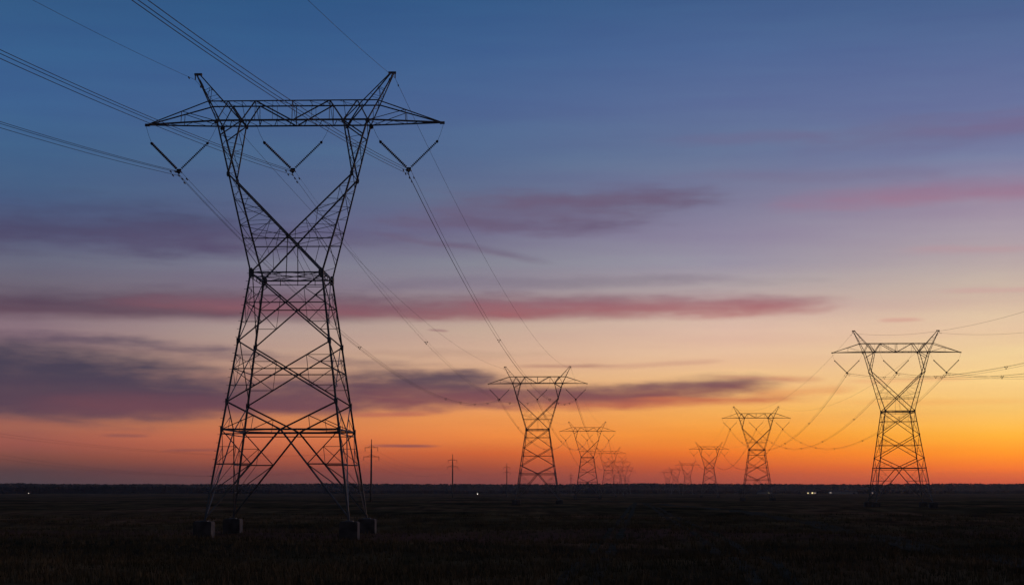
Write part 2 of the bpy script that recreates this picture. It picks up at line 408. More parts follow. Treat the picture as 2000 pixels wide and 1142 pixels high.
def lerp(a, b, t): return Vector(a) * (1 - t) + Vector(b) * t


# ground height: level near the camera, then falling away very gently
def gz(x, y):
    d = max(y, 0.0)
    if d < 380: z = 0.0
    elif d < 2000: z = -6.0 * (d - 380) / 1620
    elif d < 3000: z = -6.0 - 1.6 * (d - 2000) / 1000
    else: z = -7.6 - 1.4 * min(1, (d - 3000) / 2500)
    return z


def place(px, d, arm):
    """ground point at distance d whose crossarm stands on the bearing px"""
    z = arm + gz(0, d) - EYE
    return (px - 1000) / 3400 * (d * math.cos(PITCH) + z * math.sin(PITCH)), d


# ------------------------------------------------------------------ ground
def ground():
    ys = np.concatenate([np.linspace(-600, 60, 12)[:-1], np.linspace(60, 240, 181), np.linspace(242, 460, 70), np.linspace(470, 1200, 60), np.linspace(1240, 7000, 60)])
    xs = np.concatenate([np.linspace(-3800, -200, 40)[:-1], np.linspace(-200, 200, 201), np.linspace(200, 3800, 40)[1:]])
    X, Y = np.meshgrid(xs, ys)
    Z = np.vectorize(gz)(X, Y)
    und = np.zeros_like(Z)
    for k in range(26):
        a = rng.uniform(0, 6.28); wl = rng.uniform(6, 60); und += np.sin((X * np.cos(a) + Y * np.sin(a)) / wl * 6.28 + rng.uniform(0, 6.28)) * wl * .0011
    und *= np.clip((900 - Y) / 500, 0, 1)
    # shallow wheel ruts running away between the two lines
    Z = Z + und
    ny, nx = X.shape
    v = np.stack([X, Y, Z], -1).reshape(-1, 3)
    i = np.arange(ny * nx).reshape(ny, nx)
    f = np.stack([i[:-1, :-1], i[:-1, 1:], i[1:, 1:], i[1:, :-1]], -1).reshape(-1, 4)
    me = bpy.data.meshes.new('field'); me.vertices.add(len(v)); me.vertices.foreach_set('co', v.ravel())
    me.loops.add(f.size); me.loops.foreach_set('vertex_index', f.ravel()); me.polygons.add(len(f))
    me.polygons.foreach_set('loop_start', np.arange(0, f.size, 4)); me.polygons.foreach_set('loop_total', np.full(len(f), 4))
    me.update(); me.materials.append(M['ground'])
    for p in me.polygons: p.use_smooth = True
    o = bpy.data.objects.new('field_ground', me); COL.objects.link(o); meta(o, kind='structure')
    return o
GROUND = ground()
bpy.context.view_layer.update()


def hit(x, y):
    ok, p, n, i = GROUND.ray_cast((x, y, 60), (0, 0, -1))
    return p.z if ok else gz(x, y)


def px_ground(px, py):
    x = (px - 1000) / 3400; y = (571 - py) / 3400; c, s = math.cos(PITCH), math.sin(PITCH)
    v = Vector((x, c - y * s, s + y * c)); t = -EYE / v.z
    for _ in range(6): t = (gz(0, v.y * t) - EYE) / v.z
    return v.x * t, v.y * t


def strip(name, pts, width, material, lift, ragged=.2):
    """a track laid on the ground"""
    P = [Vector(p) for p in pts]; path = []
    for a, b in zip(P[:-1], P[1:]):
        n = max(2, int((b - a).length / 3)); path += [lerp(a, b, k / n) for k in range(n)]
    path.append(P[-1]); mb = MB(); cols = 7
    for _ in range(8): path = [path[0]] + [(path[i - 1] + path[i] * 2 + path[i + 1]) / 4 for i in range(1, len(path) - 1)] + [path[-1]]
    for k, p in enumerate(path):
        d = (path[min(k + 1, len(path) - 1)] - path[max(k - 1, 0)]).normalized(); nrm = Vector((-d.y, d.x, 0)); w = width * (1 + random.uniform(-ragged, ragged))
        for j in range(cols):
            q = p + nrm * w * (j / (cols - 1) - .5); mb.v.append(Vector((q.x, q.y, hit(q.x, q.y) + lift)))
    for k in range(len(path) - 1):
        for j in range(cols - 1):
            a = k * cols + j; mb.f.append((a, a + 1, a + cols + 1, a + cols))
    return mb.build(name, material)
for nm, line, wd in (('a', ((1240, 981), (1222, 1000), (1196, 1035), (1150, 1080), (1085, 1150)), .7), ('b', ((1243, 981), (1234, 1000), (1218, 1035), (1190, 1080), (1150, 1150)), .7),
                     ('c', ((1252, 981), (1290, 1002), (1345, 1036), (1400, 1075), (1500, 1150)), .7), ('d', ((1256, 981), (1302, 1000), (1368, 1030), (1440, 1066), (1580, 1150)), .7)):
    meta(strip('wheel_track', [px_ground(*p) + (0,) for p in line], wd, M['track'], .035, .35), kind='structure')
tp = [px_ground(*p) + (0,) for p in ((1180, 978), (1290, 984), (1400, 994), (1500, 1007), (1600, 1024), (1700, 1046), (1790, 1066), (1930, 1092), (2120, 1130))]
meta(strip('dirt_track', tp, 3.2, M['track'], .05), kind='structure')


# ------------------------------------------------------------------ lattice pylon
def gusset(mb, p, c, w, h):
    """two bolted plates, one in each face that meets at the corner"""
    for ax in (0, 1):
        o = Vector((0, 0, 0)); o[1 - ax] = c[1 - ax] * .09; e = Vector((0, 0, 0)); e[ax] = -c[ax]
        pts = [p + o + e * u * w + Vector((0, 0, v * h)) for u, v in ((-.35, -.7), (.35, -1), (1, -.45), (1, .45), (.35, 1), (-.35, .7))]
        n = Vector((0, 0, 0)); n[1 - ax] = 1; mb.plate(pts, .03, n)


def gusset1(mb, p, d, w, h):
    """one plate in the plane of the near or far face"""
    pts = [p + Vector((u * w, d * .09, v * h)) for u, v in ((-1, -.4), (-.5, -1), (.5, -1), (1, -.4), (1, .4), (.5, 1), (-.5, 1), (-1, .4))]
    mb.plate(pts, .03, (0, 1, 0))


def make_pylon(z):
    THIN[:] = z['thin']
    root = empty('lattice_pylon', (0, 0, 0))
    arm, waist, n1, n2, g2, h3, foot = z['arm'], z['waist'], z['n1'], z['n2'], z['g2'], z['h3'], z['foot']
    hwst, hft = z['hw'], z['hf']
    hh = lambda zz: hft + (hwst - hft) * (zz - foot) / (waist - foot)
    cs = [(-1, -1), (1, -1), (1, 1), (-1, 1)]
    cor = lambda k, zz: Vector((cs[k % 4][0] * hh(zz), cs[k % 4][1] * hh(zz), zz))
    st, ds = M['steel'], M['dark_steel']
    # concrete footings and legs
    for k in range(4):
        f = MB(); c = cor(k, foot)
        f.box((c.x, c.y, foot / 2 - .15), (1.75, 1.75, foot + .3 - .05)); f.box((c.x, c.y, foot - .0), (1.6, 1.6, .1))
        f.build('footing', M['concrete'], root)
        l = MB(); ref = Vector((cs[k][0], cs[k][1], 0))
        l.bar(cor(k, foot), cor(k, waist), .30, ref)
        l.box((c.x, c.y, foot + .09), (.7, .7, .08))
        gs = z['gus']
        for zz in (n1, n2, g2): gusset(l, cor(k, zz), cs[k], .36 * gs, .55 * gs)
        gusset(l, cor(k, waist) + Vector((0, 0, -.05)), cs[k], .62 * gs, .82 * gs)
        if k == 0:
            zz = foot + 1.2
            while zz < waist: 
                p = cor(k, zz); l.bar(p, p + Vector((-.3, 0, 0)), .05); zz += .8
        l.build('leg', st, root)
    # four braced faces
    for k in range(4):
        b = MB(); a0 = cor(k, foot); out = Vector(((cs[k][0] + cs[(k + 1) % 4][0]) / 2, (cs[k][1] + cs[(k + 1) % 4][1]) / 2, 0))
        P = lambda u, zz: lerp(cor(k, zz), cor(k + 1, zz), (u + 1) / 2) - out * .06
        def B(p, q, w): b.bar(p, q, w, out)
        for (zt, zb, wmain, wh) in ((waist, n1, .155, .115), (n1, n2, .155, .115)):
            B(P(-1, zt), P(1, zb), wmain); b.bar(P(1, zt) - out * .15, P(-1, zb) - out * .15, wmain, out)
            f = hh(zt) / (hh(zt) + hh(zb)); zc = zt + (zb - zt) * f
            B(P(-1, zc), P(1, zc), wh)
            b.box(P(0, zc) - out * .1, (.18, .18, .2))
            for s in (-1, 1):
                # redundants in the corner triangles of the X
                mt = lerp(P(s, zt), P(0, zc), .5); mbm = lerp(P(s, zb), P(0, zc), .5)
                ux = abs(mt.x if abs(out.y) > .5 else mt.y) / hh(mt.z); B(mt, P(s * 1.0, mt.z), .06)
                B(mt, P(s, zc), .07); B(mbm, P(s, zc), .07); B(mbm, P(s, mbm.z), .06)
                if s > 0: B(mt, lerp(P(0, zc), P(s, zc), .5), .06); B(mbm, lerp(P(0, zc), P(s, zc), .5), .05)
                q1 = lerp(P(s, zc), P(s, zt), .5); B(q1, lerp(mt, P(s, zc), .5), .05)
        for s in (-1, 1):
            B(P(s, n2), P(0, g2), .18)
            mt = lerp(P(s, n2), P(0, g2), .5)
            B(mt, P(s, g2), .08); B(mt, lerp(P(s, g2), P(0, g2), .5), .06)
            B(P(0, g2), P(s, foot + .35), .20)
            # K brace redundants
            D = lambda t: lerp(P(0, g2), P(s, foot + .35), t)
            t3 = (g2 - h3) / (g2 - foot - .35); d3 = D(t3)
            B(P(s, h3), d3, .13); B(P(s, g2), d3, .10)
            zl = foot + (h3 - foot) * .5; d4 = D((g2 - zl) / (g2 - foot - .35))
            B(d3, P(s, zl), .09); B(d4, P(s, zl), .07); B(lerp(P(s, h3), d3, .5), P(s, zl), .05)
            B(lerp(P(s, g2), d3, .5), P(s, h3), .06); B(lerp(P(s, g2), d3, .5), P(s, (g2 + h3) / 2), .05)
            B(lerp(P(s, g2), d3, .5), lerp(P(s, h3), d3, .5), .05)
        b.bar(P(-1, g2) - out * .02, P(1, g2) - out * .02, .20, out)
        b.bar(P(-1, g2 - .42), P(1, g2 - .42), .10, out)
        b.build('brace_panel', st, root)
    # plan bracing (diamond) inside the body
    pb = MB(); mids = [lerp(cor(k, g2), cor(k + 1, g2), .5) for k in range(4)]
    for k in range(4): pb.bar(mids[k], mids[(k + 1) % 4], .08)
    pb.build('diaphragm', st, root); pb = MB()
    # waist frame
    for k in range(4):
        pb.bar(cor(k, waist), cor(k + 1, waist), .26); pb.bar(cor(k, waist - .45), cor(k + 1, waist - .45), .12)
    pb.bar(cor(0, waist), cor(2, waist), .12); pb.bar(cor(1, waist), cor(3, waist - .1), .12)
    mids = [lerp(cor(k, waist), cor(k + 1, waist), .5) for k in range(4)]
    for k in range(4): pb.bar(mids[k], mids[(k + 1) % 4], .10)
    for k in range(4):
        for t in (0, .25, .5, .75):
            p = lerp(cor(k, waist), cor(k + 1, waist), t); pb.bar(p + Vector((0, 0, .1)), p - Vector((0, 0, .55)), .12)
    pb.build('waist_frame', st, root)
    # fork arms
    ox, ix, dy, kn = 7.7, 5.2, 1.5, z['knee']; tk = (kn - waist) / (arm - waist)
    W_ = lambda s, d: Vector((s * hwst, d * hwst, waist)); O_ = lambda s, d: Vector((s * ox, d * dy, arm)); In = lambda s, d: Vector((s * ix, d * dy, arm))
    K_ = lambda s, d: lerp(W_(s, d), O_(s, d), tk)
    for s in (-1, 1):
        b = MB()
        for d in (-1, 1):
            rf = Vector((s, d, 0)); off = Vector((0, -.10 * s * d, 0))
            b.bar(W_(s, d), O_(s, d), .25, rf)
            b.bar(W_(-s, d) + off, K_(s, d) + off, .19, (0, d, .2))
            b.bar(K_(s, d), In(s, d), .22, (-s, d, 0))
            gs = z['gus']; gusset1(b, K_(s, d), d, .27 * gs, .5 * gs); gusset1(b, O_(s, d) + Vector((0, 0, -.12)), d, .36 * gs, .36 * gs); gusset1(b, In(s, d) + Vector((0, 0, -.1)), d, .26 * gs, .28 * gs)
            # crossing level of the two inner chords
            A0 = W_(-s, d); A1 = K_(s, d)
            tc_ = hwst / (hwst + abs(A1.x)); X = lerp(A0, A1, tc_)
            tz = (X.z - .25 - waist) / (arm - waist); Ho = lerp(W_(s, d), O_(s, d), tz)
            b.bar(X + Vector((0, 0, -.25)), Ho, .12, (0, d, 0))
            if s > 0:
                gusset1(b, X, d, .26 * gs, .3 * gs); b.bar(X, (0, d * hwst, waist), .09, (0, d, 0))
                b.bar(X + Vector((0, 0, -.3)), lerp(W_(1, d), (0, d * hwst, waist), .5), .05)
            # lacing between the outer chord and the inner chord, crossing level to knee
            n = 5
            inn = lambda t: lerp(X, A1, t)
            outp = lambda t: lerp(Ho, K_(s, d), t)
            for i in range(n):
                t0, t1 = i / n, (i + 1) / n
                if i: b.bar(outp(t0), inn(t0), .065 if i % 2 else .05)
                if i < n - 1:
                    b.bar(inn(t0) if i % 2 == 0 else outp(t0), outp(t1) if i % 2 == 0 else inn(t1), .08 if i < 3 else .05)
            b.bar(inn(.28), lerp(W_(s, d), Ho, .55), .07); b.bar(lerp(X, Ho, .5), inn(.28), .06)
            b.bar(lerp(X, W_(s, d), .5), lerp(X, Ho, .5), .06)
            # head triangle
            hp = lerp(O_(s, d), K_(s, d), .27); b.bar(In(s, d), hp, .15, (0, d, 0))
            for i, (ta, tb) in enumerate(((.27, .34), (.5, .5), (.5, .72), (.72, .72), (.86, .86))):
                b.bar(lerp(O_(s, d), K_(s, d), ta), lerp(In(s, d), K_(s, d), tb), .065)
        # lacing between near and far chords
        n = 12
        for i in range(n):
            t0, t1 = i / n, (i + 1) / n; dd = 1 if i % 2 else -1
            b.bar(lerp(W_(s, dd), O_(s, dd), t0), lerp(W_(s, -dd), O_(s, -dd), t1), .075)
        for i in (3, 6, 8, 10): b.bar(lerp(W_(s, 1), O_(s, 1), i / n), lerp(W_(s, -1), O_(s, -1), i / n), .06)
        for i in range(5):
            t0, t1 = i / 5, (i + 1) / 5; dd = 1 if i % 2 else -1
            b.bar(lerp(K_(s, dd), In(s, dd), t0), lerp(K_(s, -dd), In(s, -dd), t1), .07)
        n = 9
        for i in range(n):
            t0, t1 = i / n, (i + 1) / n; dd = 1 if i % 2 else -1
            b.bar(lerp(W_(-s, dd), K_(s, dd), t0), lerp(W_(-s, -dd), K_(s, -dd), t1), .05)
        for t in (tk,): b.bar(K_(s, 1), K_(s, -1), .1)
        b.build('fork_arm', st, root)
    # crossarm
    b = MB(); tz = arm + 2.1; ty = 1.3; tx = 8.65; tip = 15.3
    for d in (-1, 1):
        b.bar((-ox, d * dy, arm), (ox, d * dy, arm), .26, (0, d, -1)); b.bar((-tx, d * ty, tz), (tx, d * ty, tz), .19, (0, d, 1))
        Bn = lambda x: Vector((x, d * dy, arm)); Tn = lambda x: Vector((x, d * ty, tz))
        for s in (-1, 1):
            T = Vector((s * tip, d * .06, arm - .08))
            b.bar(Bn(s * ox), T, .24, (0, d, -1)); b.bar(Tn(s * tx), T, .18, (0, d, 1))
            for p, q, w in (((ox, 0), (6.6, 1), .12), ((6.6, 1), (ix, 0), .15), ((ix, 0), (3.8, 1), .16), ((3.8, 1), (0, 0), .16)):
                A = Tn(s * p[0]) if p[1] else Bn(s * p[0]); C = Tn(s * q[0]) if q[1] else Bn(s * q[0]); b.bar(A, C, w, (0, d, 0))
            b.bar(Tn(s * 3.8), Bn(s * 3.8), .09); b.bar(Tn(s * 2.0), Bn(s * 2.0) + Vector((0, 0, 0)), .05)
            b.bar(lerp(Tn(s * tx), T, .42), lerp(Bn(s * ox), T, .50), .09); b.bar(lerp(Tn(s * tx), T, .42), Bn(s * ox), .10)
        b.bar(Tn(0), Bn(0), .13)
    n = 20
    for i in range(n):
        x0 = -ox + 2 * ox * i / n; x1 = -ox + 2 * ox * (i + 1) / n; dd = 1 if i % 2 else -1
        b.bar((x0, dd * dy, arm), (x1, -dd * dy, arm), .075)
        if i % 2 == 0: b.bar((x0, -ty, tz), (x0 + 2 * (x1 - x0), ty if i % 4 == 0 else -ty, tz) if i % 4 == 0 else (x1, ty, tz), .06)
    n = 10
    for i in range(n + 1):
        x0 = -tx + 2 * tx * i / n; b.bar((x0, -ty, tz), (x0, ty, tz), .06)
    for x in (-3.8, 0, 3.8, -5.2, 5.2): b.bar((x, -ty, tz), (x, dy, arm), .06)
    for s in (-1, 1):
        T = Vector((s * tip, 0, arm - .08))
        for i in range(5):
            t0, t1 = i / 6, (i + 1) / 6; dd = 1 if i % 2 else -1
            b.bar(lerp((s * ox, dd * dy, arm), T, t0), lerp((s * ox, -dd * dy, arm), T, t1), .07)
        b.box(T - Vector((s * .15, 0, 0)), (.5, .2, .26))
    b.build('crossarm', st, root)
    # earth wire peaks
    for s in (-1, 1):
        b = MB(); pk = Vector((s * 10.0, 0, arm + 5.15))
        for d in (-1, 1):
            b.bar((s * ox, d * dy, arm), pk + Vector((s * .2, d * .12, 0)), .18, (s, d, 0)); b.bar((s * ix, d * dy, arm), pk + Vector((-s * .2, d * .12, 0)), .17, (-s, d, 0))
            o1 = lambda t: lerp((s * ox, d * dy, arm), pk, t); i1 = lambda t: lerp((s * ix, d * dy, arm), pk, t)
            b.bar(o1(.66), i1(.72), .06); b.bar(o1(.5), i1(.72), .06); b.bar(i1(.56), o1(.5), .05)
        for i in range(8):
            t0, t1 = i / 9, (i + 1) / 9; dd = 1 if i % 2 else -1
            b.bar(lerp((s * ox, dd * dy, arm), pk, t0), lerp((s * ox, -dd * dy, arm), pk, t1), .06)
        for t in (.45, .7): b.bar(lerp((s * ix, dy, arm), pk, t), lerp((s * ix, -dy, arm), pk, t), .06)
        b.box(pk + Vector((0, 0, .02)), (.78, .30, .20)); b.tube([pk + Vector((s * .3, 0, -.1)), pk + Vector((s * .3, 0, -.55))], .06, 6)
        b.build('earth_wire_peak', st, root)
    # V strings of insulators
    for cx, xa, xb, ta, tb in ((-11.8, -14.65, -8.9, -15.3, -7.95), (-.1, -3.05, 2.8, -3.9, 3.7), (11.75, 8.85, 14.65, 7.95, 15.3)):
        yk = Vector((cx, 0, arm - 4.85))
        for top, at, dbl in (((xa), ta, True), ((xb), tb, False)):
            s = MB(); e = Vector((top, 0, arm - 2.0)); a = Vector((at, 0, arm - .15)); low = yk + Vector((.22 if top > cx else -.22, 0, .2))
            s.tube([a, (a + e) / 2 + Vector((0, 0, -.15)), e], .016, 5)
            for oy in ((-.10, .10) if dbl else (0,)):
                o = Vector((0, oy, 0)); pts = []; rad = []; n = 19
                for i in range(n):
                    t = .03 + .94 * i / (n - 1)
                    for dt, r in ((-.018, .04), (-.006, .145), (.006, .13), (.012, .04)): pts.append(lerp(e, low, t + dt) + o); rad.append(r)
                s.tube(pts, rad, 8)
            s.box(e, (.22, .42 if dbl else .2, .22))
            s.build('insulator_string', M['glass_disc'], root)
        y = MB(); y.plate([yk + Vector(p) for p in ((-.26, 0, .2), (.26, 0, .2), (.22, 0, -.1), (0, 0, -.4), (-.22, 0, -.1))], .06, (0, 1, 0))
        for ox_, oz_ in BUND: y.tube([yk + Vector((ox_, -.35, oz_)), yk + Vector((ox_, .35, oz_))], .06, 6)
        y.build('yoke_plate', ds, root)
    THIN[:] = (1, 1)
    return root


BUND = ((-.23, -.12), (.23, -.12), (0, -.50))
ZA = dict(arm=41.75, waist=26.0, n1=19.1, n2=13.1, g2=10.4, h3=7.05, foot=1.5, hw=3.6, hf=7.0, knee=36.15, thin=(.65, .72), gus=.62)
ZB = dict(arm=36.9, waist=22.8, n1=17.2, n2=11.7, g2=9.3, h3=6.3, foot=1.2, hw=3.5, hf=6.6, knee=32.2, thin=(.66, .42), gus=.5)
ARM_A, ARM_B = ZA['arm'], ZB['arm']

big = make_pylon(ZA)
TW = {}
TW['T1'] = (-22.25, 175.0, 0.0, ARM_A, 2.2)
big.location = (-22.25, 175.0, 0.0); big.rotation_euler = (0, 0, -math.radians(2.2))
meta(big, 'largest and nearest steel lattice pylon, filling the left of the photo', 'pylon', 'lattice pylons')
far = [
    ('R1', 1750.5, 416, 'lattice pylon nearest on the right, standing alone against the yellow glow'),
    ('L2', 1050, 536, 'second lattice pylon of the left line, just right of the picture middle'),
    ('R2', 1477, 786, 'middle-sized lattice pylon of the right line, next to the small one at its left'),
    ('L3', 1147, 955, 'third lattice pylon of the left line, close behind the middle one'),
    ('R3', 1385, 1350, 'small lattice pylon of the right line, third from the right edge'),
    ('L4', 1188, 1500, 'fourth lattice pylon of the left line, half hidden in the tangle of steel'),
    ('L5', 1206, 1950, 'tiny lattice pylon in the left line, just right of the fourth one'),
    ('R4', 1342.5, 2150, 'tiny hazy lattice pylon, fourth from the right in the right line'),
    ('L6', 1216, 2430, 'very faint lattice pylon near the end of the left line'),
    ('R5', 1319, 2700, 'very faint lattice pylon left of the fourth one of the right line'),
    ('L7', 1224, 2850, 'faintest and last lattice pylon of the left line, lowest on the horizon'),
    ('R6', 1304, 3150, 'faintest and last lattice pylon of the right line, lowest on the horizon'),
]
proto = None
for key, px, d, lab in far:
    x, y = place(px, d, ARM_B); zz = gz(x, y)
    if proto is None: proto = make_pylon(ZB); o = proto
    else: o = copy_tree(proto)
    o.location = (x, y, zz); o.rotation_euler = (0, 0, -math.radians(3.4 if d > 0 else 0))
    meta(o, lab, 'pylon', 'lattice pylons'); TW[key] = (x, y, zz, ARM_B, 3.4)
TW['T0'] = (-53.06, -239.5, -5.4, ARM_A, 2.2)      # the pylons outside the picture that carry the other wire ends
TW['R0'] = (99.97, 175.1, -2.08, ARM_B, 3.4)

# ------------------------------------------------------------------ conductors
LOCAL = {'l': (-11.8, -4.85), 'm': (-.1, -4.85), 'r': (11.75, -4.85), 'sl': (-10.3, 4.6), 'sr': (10.3, 4.6)}
def att(t, k):
    x, y, zg, arm, a = TW[t]; a = math.radians(a); lx, lz = LOCAL[k]
    return Vector((x + lx * math.cos(a), y - lx * math.sin(a), zg + arm + lz))


def wire(mb, A, B, s, r, n, y_min=None):
    pts = []
    for i in range(n + 1):
        t = i / n; p = lerp(A, B, t); p.z -= 4 * s * t * (1 - t)
        pts.append(p)
    mb.tube(pts, r, 5, cap=False)
    return pts


def span(a, b, k, sag, r, desc, rs=.02):
    A, B = att(a, k), att(b, k); n = 70; shield = k[0] == 's'
    root = empty('earth_wire' if shield else 'conductor_bundle', A)
    if shield:
        m_ = MB(); pts = wire(m_, Vector((0, 0, 0)), B - A, sag, r, n); 
        m_.build('wire', M['alu'], root)
        f = MB()
        for t in (.006, .994) if (B - A).length < 600 else (.006,):
            p = lerp(Vector((0, 0, 0)), B - A, t); p.z -= 4 * sag * t * (1 - t); f.box(p - Vector((0, 0, .06)), (.09, .5, .14))
        f.build('damper', M['dark_steel'], root)
    else:
        for ox_, oz_ in BUND:
            m_ = MB(); o = Vector((ox_, 0, oz_)); wire(m_, o, B - A + o, sag, r, n); m_.build('conductor', M['alu'], root)
        Ln = (B - A).length
        for t in TS.get(a, (.2, .36, .52, .68, .83)):
            t += .02 * math.sin(A.x + t * 9); c = lerp(Vector((0, 0, 0)), B - A, t); c.z -= 4 * sag * t * (1 - t)
            sp = MB()
            for j in range(3):
                p, q = BUND[j], BUND[(j + 1) % 3]
                sp.bar(c + Vector((p[0], 0, p[1])), c + Vector((q[0], 0, q[1])), .06)
                sp.box(c + Vector((p[0], 0, p[1])), (.11, .26, .11))
            sp.build('spacer', M['dark_steel'], root)
        for t in (2.2 / Ln, 1 - 2.2 / Ln):
            for ox_, oz_ in BUND:
                c = lerp(Vector((0, 0, 0)), B - A, t) + Vector((ox_, 0, oz_ - .12)); c.z -= 4 * sag * t * (1 - t)
                dm = MB(); dm.tube([c - Vector((0, .34, 0)), c - Vector((0, .12, 0))], .06, 6); dm.tube([c + Vector((0, .12, 0)), c + Vector((0, .34, 0))], .06, 6)
                dm.box(c + Vector((0, 0, .05)), (.05, .7, .05)); dm.build('damper', M['dark_steel'], root)
    meta(root, desc, 'power line', 'power lines slung between the pylons')
    return root


TS = {'T0': (.12, .27, .42, .55), 'T1': (.3, .62, .72, .82, .91)}
SP = {
    ('T0', 'T1'): ({'l': 11.07, 'm': 11.07, 'r': 11.07, 'sl': 11.06, 'sr': 11.06}, 'from the big pylon out of the picture top'),
    ('T1', 'L2'): ({'l': 9, 'm': 9, 'r': 9, 'sl': 5.5, 'sr': 6.5}, 'from the big left pylon to the second pylon'),
    ('L2', 'L3'): ({'l': 9.5, 'm': 9.5, 'r': 9.5, 'sl': 6, 'sr': 6}, 'between left-line pylons two and three'),
    ('L3', 'L4'): ({'l': 12, 'm': 12, 'r': 12, 'sl': 8, 'sr': 8}, 'between left-line pylons three and four'),
    ('R0', 'R1'): ({'l': 5.7, 'm': 5.7, 'r': 5.7, 'sl': 6.4, 'sr': 6.4}, 'from the right edge to the lone right pylon'),
    ('R1', 'R2'): ({'l': 13.5, 'm': 13, 'r': 13, 'sl': 7.5, 'sr': 7.5}, 'between the lone right pylon and middle-sized one'),
    ('R2', 'R3'): ({'l': 14, 'm': 14, 'r': 14, 'sl': 9, 'sr': 9}, 'between the right line middle-sized and small pylon'),
}
KN = {'l': 'left-hand conductor bundle', 'm': 'middle conductor bundle', 'r': 'right-hand conductor bundle', 'sl': 'thin earth wire, left peaks,', 'sr': 'thin earth wire, right peaks,'}
for (a, b), (sg, d) in SP.items():
    for k in ('l', 'm', 'r', 'sl', 'sr'):
        far_ = max(TW[a][1], TW[b][1])
        rr = (.022 if far_ < 300 else .018 if far_ < 900 else .026) if k[0] != 's' else (.016 if far_ < 300 else .018)
        if a == 'T1' and k == 'm': rr = .009
        span(a, b, k, sg[k], rr, KN[k] + ' ' + d)

# ------------------------------------------------------------------ the smaller line of concrete poles
def make_pole():
    root = empty('power_pole', (0, 0, 0)); b = MB(); b.tube([(0, 0, -.5), (0, 0, 8), (0, 0, 19.6)], [.42, .38, .28], 12); b.tube([(0, 0, 19.6), (0, 0, 23.2)], [.20, .13], 8)
    b.build('shaft', M['pole_concrete'], root, True)
    for z_, hx in ((20.1, 2.6), (16.7, 3.1)):
        a = MB(); a.bar((-hx, 0, z_), (hx, 0, z_), .22, (0, 0, 1)); a.bar((-hx * .6, 0, z_), (0, 0, z_ + .9), .09); a.bar((hx * .6, 0, z_), (0, 0, z_ + .9), .09)
        a.build('cross_arm', M['dark_steel'], root)
        for s in (-1, 1):
            i_ = MB(); pts = []; rad = []
            for q in range(8):
                for dz, r in ((0, .06), (.05, .16), (.1, .06)): pts.append((s * (hx - .1), 0, z_ - .15 - q * .16 - dz)); rad.append(r)
            i_.tube(pts, rad, 7); i_.build('insulator', M['glass_disc'], root)
    return root
PO = []
pp = None
for px, top, d, lab in ((727.5, 858, 684, 'tallest concrete power pole, right beside the big pylon leg'), (885, 887, 1009, 'concrete power pole midway between the two large left pylons'),
                        (990, 904, 1399, 'small concrete power pole just left of the second pylon'), (1114, 922, 2250, 'tiny concrete power pole seen between the second and third pylon')):
    x = (px - 1000) / 3400 * d * math.cos(PITCH) * 1.01; zg = gz(x, d)
    zg2 = EYE + (949 - top) / 3400 * d - 23.2
    if pp is None: pp = make_pole(); o = pp
    else: o = copy_tree(pp)
    o.location = (x, d, zg); o.scale = (1, 1, (23.2 + zg2 - zg) / 23.2); o.rotation_euler = (0, 0, -math.radians(4))
    meta(o, lab, 'power pole', 'concrete power poles'); PO.append((x, d, zg, (23.2 + zg2 - zg) / 23.2))
P0 = (-128, 352, 0, 1.0)
seq = [P0] + PO
names = ['running from the tallest concrete pole past the left edge', 'between the tallest and the second concrete pole', 'between the second and the small concrete pole', 'between the small and the tiny concrete pole']
ends = (('upper left', -2.5, 18.65), ('upper right', 2.5, 18.65), ('lower left', -3.0, 15.25), ('lower right', 3.0, 15.25))
for i in range(4):
    A, B = seq[i], seq[i + 1]
    for nm, hx, z_ in ends:
        sag = (4.2 if z_ > 17 else 7.2) if i == 0 else (5.0 if i < 2 else 6)
        m_ = MB(); a = Vector((A[0] + hx, A[1], A[2] + z_ * A[3])); b = Vector((B[0] + hx, B[1], B[2] + z_ * B[3]))
        wire(m_, a, b, sag, .015 if i == 0 else .02, 40)
        meta(m_.build('overhead_wire', M['alu']), nm + ' wire ' + names[i], 'wire', 'wires of the concrete pole line')


# ------------------------------------------------------------------ far woods
def leaf_mesh(name, C, size, material):
    n = len(C); u = rng.normal(size=(n, 3)); u /= np.linalg.norm(u, axis=1)[:, None]; w = rng.normal(size=(n, 3)); w -= (w * u).sum(1)[:, None] * u; w /= np.linalg.norm(w, axis=1)[:, None]
    s = size[:, None] if hasattr(size, '__len__') else size
    v = np.stack([C - u * s, C + w * s * .8, C + u * s, C - w * s * .8], 1).reshape(-1, 3); f = np.arange(n * 4)
    me = bpy.data.meshes.new(name); me.vertices.add(len(v)); me.vertices.foreach_set('co', v.ravel().astype(np.float32))
    me.loops.add(n * 4); me.loops.foreach_set('vertex_index', f); me.polygons.add(n)
    me.polygons.foreach_set('loop_start', np.arange(0, n * 4, 4)); me.polygons.foreach_set('loop_total', np.full(n, 4)); me.update()
    me.materials.append(material); return me


def profile(x, base, seedk, amp):
    r = np.random.default_rng(seedk); h = np.zeros_like(x)
    for wl in (900, 420, 170, 70, 32, 15): h += np.sin(x / wl * 6.28 + r.uniform(0, 6.28)) * amp * (wl / 900) ** .45 * r.uniform(.6, 1.2)
    return base + h


